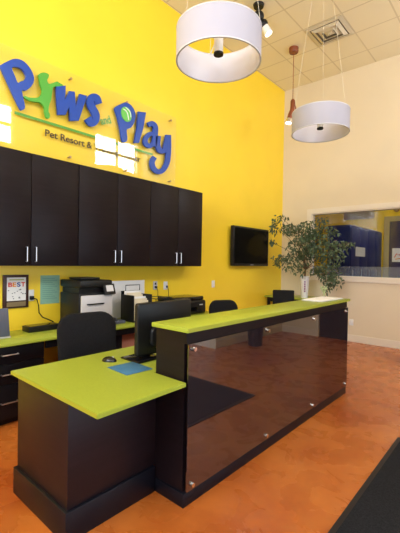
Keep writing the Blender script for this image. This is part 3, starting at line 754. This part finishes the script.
# brown pendant spotlight
bxp, byp = -3.04, 5.83
t = thing('wooden_pendant', 'slim red-brown wooden pendant spotlight hanging near the room corner', 'pendant lamp', (bxp, byp, 3.9))
bm = nb(); lathe(bm, (bxp, byp, ZC - .085), [(0, 0), (.072, 0), (.08, .02), (.08, .084), (0, .084)], 24); part('canopy', bm, m_wood, t)
bm = nb(); ring_sweep(bm, [(bxp, byp, ZC - .085), (bxp, byp, 4.30)], .006, 8); part('cord', bm, m_wood, t)
dx, dy = -.45, -.40   # towards camera left
bm = nb(); ring_sweep(bm, [(bxp, byp, 4.31), (bxp, byp, 4.28), (bxp + .005, byp, 4.20), (bxp + .012, byp + .01, 4.12), (bxp + dx * .04, byp + dy * .04, 4.04), (bxp + dx * .08, byp + dy * .08, 3.97)], [.022, .04, .045, .062, .055, .05], 14); part('body', bm, m_wood, t)
bm = nb(); ring_sweep(bm, [(bxp + dx * .08, byp + dy * .08, 3.972), (bxp + dx * .115, byp + dy * .115, 3.90)], [.05, .062], 14, cap=False); part('reflector', bm, m_chrome, t)
bm = nb(); bmesh.ops.create_uvsphere(bm, u_segments=14, v_segments=10, radius=.042, matrix=Matrix.Translation((bxp + dx * .10, byp + dy * .10, 3.925))); part('bulb', bm, m_bulb, t)

# ceiling spotlight cluster
sxp, syp = -2.93, 4.53
t = thing('ceiling_spotlight', 'black jointed ceiling spotlight with white head behind the near drum', 'spotlight', (sxp, syp, ZC))
bm = nb(); lathe(bm, (sxp, syp, ZC - .04), [(0, 0), (.07, 0), (.08, .039), (0, .039)], 20); part('canopy', bm, m_plastic, t)
bm = nb(); ring_sweep(bm, [(sxp, syp, ZC - .04), (sxp, syp, ZC - .16)], .02, 10); part('stem', bm, m_plastic, t)
rt = Vector((.752, .659, 0)); c0 = Vector((sxp, syp, ZC - .17))
bm = nb(); bmesh.ops.create_icosphere(bm, subdivisions=3, radius=.08, matrix=Matrix.Translation(c0)); ring_sweep(bm, [c0 - rt * .22 + Vector((0, 0, .04)), c0], .035, 10); part('knuckle', bm, m_plastic, t)
c1 = c0 + rt * .07 - Vector((0, 0, .11))
bm = nb(); bmesh.ops.create_icosphere(bm, subdivisions=3, radius=.07, matrix=Matrix.Translation(c1)); part('knuckle', bm, m_plastic, t)
bm = nb(); c2 = c1 + rt * .08 - Vector((0, 0, .13)); ring_sweep(bm, [c1 + rt * .02 - Vector((0, 0, .03)), c2], [.055, .06], 18); hd = part('lamp_head', bm, m_white, t, 'white cylindrical head')
dn = (c2 - c1).normalized()
bm = nb(); ring_sweep(bm, [c2, c2 + dn * .012], .05, 18); part('lens', bm, m_bulb, hd, 'lit lens')

# ceiling vent
t = thing('ceiling_vent', 'square stepped air diffuser in the tiled ceiling', 'vent', (-2.39, 5.78, ZC))
vx, vy = -2.393, 5.778
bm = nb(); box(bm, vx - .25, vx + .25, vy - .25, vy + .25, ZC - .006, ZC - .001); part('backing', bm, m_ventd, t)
def sqring(bm, r0, r1, z0, z1):
    a = [[bm.verts.new((vx + sx * r, vy + sy * r, z)) for sx, sy in ((-1, -1), (1, -1), (1, 1), (-1, 1))] for r, z in ((r0, z0), (r1, z1), (r1, z1 + .004), (r0, z0 + .004))]
    for i in range(4):
        A, B_ = a[i], a[(i + 1) % 4]
        for k in range(4): bm.faces.new((A[k], A[(k + 1) % 4], B_[(k + 1) % 4], B_[k]))
for r0, r1 in ((.29, .235), (.215, .165), (.145, .095), (.07, .0101)):
    bm = nb(); sqring(bm, r0, r1, ZC - .012 if r0 > .25 else ZC - .022, ZC - .045 if r0 < .25 else ZC - .02); part('louvre', bm, m_vent, t, smooth=False)

# ------------------------------------------------------------------ the sign
XS = XW + .035
t = thing('wall_sign', 'clear acrylic wall sign with blue letters and green dog above the cabinets', 'sign', (XS, 2.3, 2.58))
bx('acrylic_panel', m_clear, t, XS, XS + .008, .45, 3.86, 2.575, 3.60, label='clear acrylic backing panel')
for y in (.59, 1.38, 2.17, 2.955, 3.75):
    for z in (2.645, 3.53):
        bm = nb(); disc_x(bm, XW + .001, XS, y, z, .009, 10); disc_x(bm, XS + .008, XS + .022, y, z, .016, 16, .014); part('standoff', bm, m_bolt, t)

def smooth_closed(p, sub=4, corner=None):
    n = len(p); out = []
    for i in range(n):
        p0, p1, p2, p3 = p[i - 1], p[i], p[(i + 1) % n], p[(i + 2) % n]
        for k in range(sub):
            u = k / sub
            out.append(tuple(.5 * ((2 * b) + (-a + c) * u + (2 * a - 5 * b + 4 * c - d) * u * u + (-a + 3 * b - 3 * c + d) * u ** 3) for a, b, c, d in zip(p0, p1, p2, p3)))
    return out
def stroke(pts, r, sub=6, cap=5):
    """outline of a thick smooth stroke through pts (pixels)"""
    q = []; n = len(pts)
    for i in range(n - 1):
        p0 = pts[max(0, i - 1)]; p1 = pts[i]; p2 = pts[i + 1]; p3 = pts[min(n - 1, i + 2)]
        for k in range(sub):
            u = k / sub
            q.append(tuple(.5 * ((2 * b) + (-a + c) * u + (2 * a - 5 * b + 4 * c - d) * u * u + (-a + 3 * b - 3 * c + d) * u ** 3) for a, b, c, d in zip(p0, p1, p2, p3)))
    q.append(pts[-1]); L_, R_ = [], []
    for i, p in enumerate(q):
        a = q[max(0, i - 1)]; b = q[min(len(q) - 1, i + 1)]
        dx_, dy_ = b[0] - a[0], b[1] - a[1]; l = math.hypot(dx_, dy_); nx, ny = -dy_ / l * r, dx_ / l * r
        L_.append((p[0] + nx, p[1] + ny)); R_.append((p[0] - nx, p[1] - ny))
    return L_ + R_[::-1]
XL = XS + .009
def relief(loops, m, name, label, depth=.028, x=XL):
    cu = bpy.data.curves.new('outline', 'CURVE'); cu.dimensions = '2D'; cu.fill_mode = 'BOTH'; cu.extrude = depth / 2
    cu.bevel_depth = .0015 if depth > .01 else 0
    for lp in loops:
        sp = cu.splines.new('POLY'); sp.points.add(len(lp) - 1); sp.use_cyclic_u = True
        for i, (px, py) in enumerate(lp):
            y, z = on_x(px, py, x + depth); sp.points[i].co = (y, z, 0, 1)
    ob = bpy.data.objects.new('outline', cu); COL.objects.link(ob)
    dg = bpy.context.evaluated_depsgraph_get(); dg.update()
    me = bpy.data.meshes.new_from_object(ob.evaluated_get(dg)); bm = nb(); bm.from_mesh(me)
    bpy.data.objects.remove(ob); bpy.data.meshes.remove(me)
    for v in bm.verts: v.co = Vector((x + depth / 2 + v.co.z, v.co.x, v.co.y))
    return part(name, bm, m, t, label, smooth=False)
def sc(pts, s, ox, oy): return [(a / s + ox, b / s + oy) for a, b in pts]
P1 = [(0.4, 66.2), (0.8, 65.2), (7.5, 61.4), (15, 58.8), (22.5, 60.6), (29.2, 67), (33.5, 75.5), (33.6, 82), (30, 87.6), (25.5, 90.4), (21.8, 91), (25, 106.8), (21.9, 109.9), (20.2, 108.5), (15, 98), (7.2, 81)]
relief([smooth_closed(P1, 3), smooth_closed(sc([(95, 222), (140, 216), (185, 240), (210, 288), (195, 322), (165, 333), (142, 342), (120, 290)], 8, 0, 40), 3)], m_blue, 'letter', 'blue letter P of the first word')
dog = [(158, 150), (156, 138), (168, 131), (182, 131), (195, 138), (193, 152), (188, 160), (196, 176), (212, 172), (230, 166), (238, 172), (250, 178), (250, 183), (232, 186), (214, 188), (208, 210), (205, 236), (196, 262), (194, 285), (200, 300), (196, 313), (186, 309), (180, 290), (178, 268), (160, 249), (135, 246), (112, 239), (97, 229), (100, 224), (120, 231), (148, 231), (164, 221), (170, 202), (162, 176)]
relief([smooth_closed(sc(dog, 4, 0, 40), 3)], m_sgreen, 'dog_silhouette', 'green leaping dog standing in for a letter')
w = [(93, 152), (147, 147), (142, 235), (168, 178), (198, 181), (205, 268), (228, 194), (268, 205), (222, 345), (172, 346), (168, 262), (146, 313), (103, 311)]
relief([sc(w, 5.714, 40, 60)], m_blue, 'letter', 'blue letter w')
relief([stroke(sc([(336, 250), (325, 218), (300, 212), (287, 236), (298, 268), (320, 310), (318, 345), (296, 360), (274, 332)], 5.714, 40, 60), 3.4)], m_blue, 'letter', 'blue letter s')
P2 = [(28, 95), (60, 75), (85, 67), (115, 84), (135, 125), (131, 168), (112, 200), (89, 212), (92, 266), (68, 275), (56, 210), (40, 140)]
relief([smooth_closed(sc(P2, 5.33, 110, 90), 3)], m_blue, 'letter', 'blue letter P of the last word')
relief([[(110 + (88 + 27 * math.cos(a * PI / 12) + 4 * math.sin(a * PI / 12)) / 5.33, 90 + (129 + 40 * math.sin(a * PI / 12) + 6 * math.cos(a * PI / 12)) / 5.33) for a in range(24)]], m_ball, 'tennis_ball', 'green tennis ball inside the letter P', .010, XL + .030)
relief([stroke(sc([(72, 100), (92, 120), (100, 160)], 5.33, 110, 90), .35)], m_paper, 'ball_seam', None, .003, XL + .041)
relief([stroke(sc([(84, 92), (106, 115), (112, 145)], 5.33, 110, 90), .3)], m_paper, 'ball_seam', None, .003, XL + .041)
relief([sc([(152, 115), (192, 120), (178, 200), (155, 281), (130, 281), (146, 200)], 5.33, 110, 90)], m_blue, 'letter', 'blue letter l')
relief([stroke(sc([(205, 186), (225, 178), (243, 196), (243, 235), (236, 300)], 5.33, 110, 90), 2.3)], m_blue, 'letter', 'blue letter a')
relief([stroke(sc([(236, 232), (212, 236), (192, 258), (192, 285), (212, 298), (232, 285)], 5.33, 110, 90), 2.1)], m_blue, 'letter', 'blue letter a, its bowl', .026)
relief([stroke(sc([(259, 245), (256, 290), (268, 322), (290, 322), (303, 285), (312, 240)], 5.33, 110, 90), 2.3)], m_blue, 'letter', 'blue letter y')
relief([stroke(sc([(313, 240), (314, 310), (308, 380), (285, 425), (255, 435), (231, 412), (227, 380), (240, 358)], 5.33, 110, 90), 2.3)], m_blue, 'letter', 'blue letter y, its tail', .026)
bx('green_underline', m_sgreen, t, XS - .005, XS - .001, 1.565, 3.42, 2.948, 2.976)
for s_, y, z, w_, sz, mm, lab in (('Pet Resort & Training Center', 1.885, 2.812, 1.32, .105, m_ink, 'dark line of small lettering'), ('and', 2.585, 3.135, .16, .13, m_sgreen, 'small green word and')):
    tb = text_mesh(s_, sz, .002, .0015 if len(s_) > 5 else .003, width=w_)
    if len(s_) < 5: bmesh.ops.rotate(tb, cent=(0, 0, 0), matrix=Matrix.Rotation(.4, 3, 'Z'), verts=tb.verts)
    b_ = to_wall(tb, XS - .004, y, z); part('lettering', b_, mm, t, lab)

# ------------------------------------------------------------------ light
def area(name, loc, rot, sx, sy, L, col=(1, 1, 1)):
    l = bpy.data.lights.new(name, 'AREA'); l.shape = 'RECTANGLE'; l.size = sx; l.size_y = sy
    l.energy = L * sx * sy * PI; l.color = col
    o = bpy.data.objects.new(name, l); COL.objects.link(o); o.location = loc; o.rotation_euler = rot
    return o
DAY = (.86, .93, 1.0)
for i, (a, b_) in enumerate(WINS):
    area('clerestory_daylight', (XR + T + .10, (a + b_) / 2, (CZ0 + CZ1) / 2), (0, PI / 2, 0), CZ1 - CZ0, b_ - a, 17, (1, .97, .92))
area('entry_daylight', (XE + T + .1, (EW[0] + EW[1]) / 2, 1.3), (0, PI / 2, 0), EW[3] - EW[2], EW[1] - EW[0], 2.0, DAY)
area('rear_fill_light', (-1.25, YS - T - .1, 1.48), (PI / 2, 0, 0), 3.7, 1.95, 1.1, (1, .97, .92))  # fill light through the added lower rear window
area('rear_fill_light', (-1.25, YS - T - .1, 3.8), (PI / 2, 0, 0), 3.7, 1.8, 14.0, (1, .97, .92))  # strong fill light through the added upper rear window
area('far_room_fill', (-1.6, 9.2, ZR - .07), (0, 0, 0), 1.1, .5, 27, (1, .9, .72))  # fill light added to brighten the room beyond the window
wd = bpy.data.worlds.new('sky'); scn.world = wd; wd.use_nodes = True
wd.node_tree.nodes['Background'].inputs[0].default_value = (.75, .85, 1, 1); wd.node_tree.nodes['Background'].inputs[1].default_value = 1.5
scn.view_settings.view_transform = 'Standard'; scn.view_settings.look = 'None'
scn.view_settings.exposure = 0.0; scn.view_settings.gamma = 1; scn.view_settings.use_curve_mapping = False
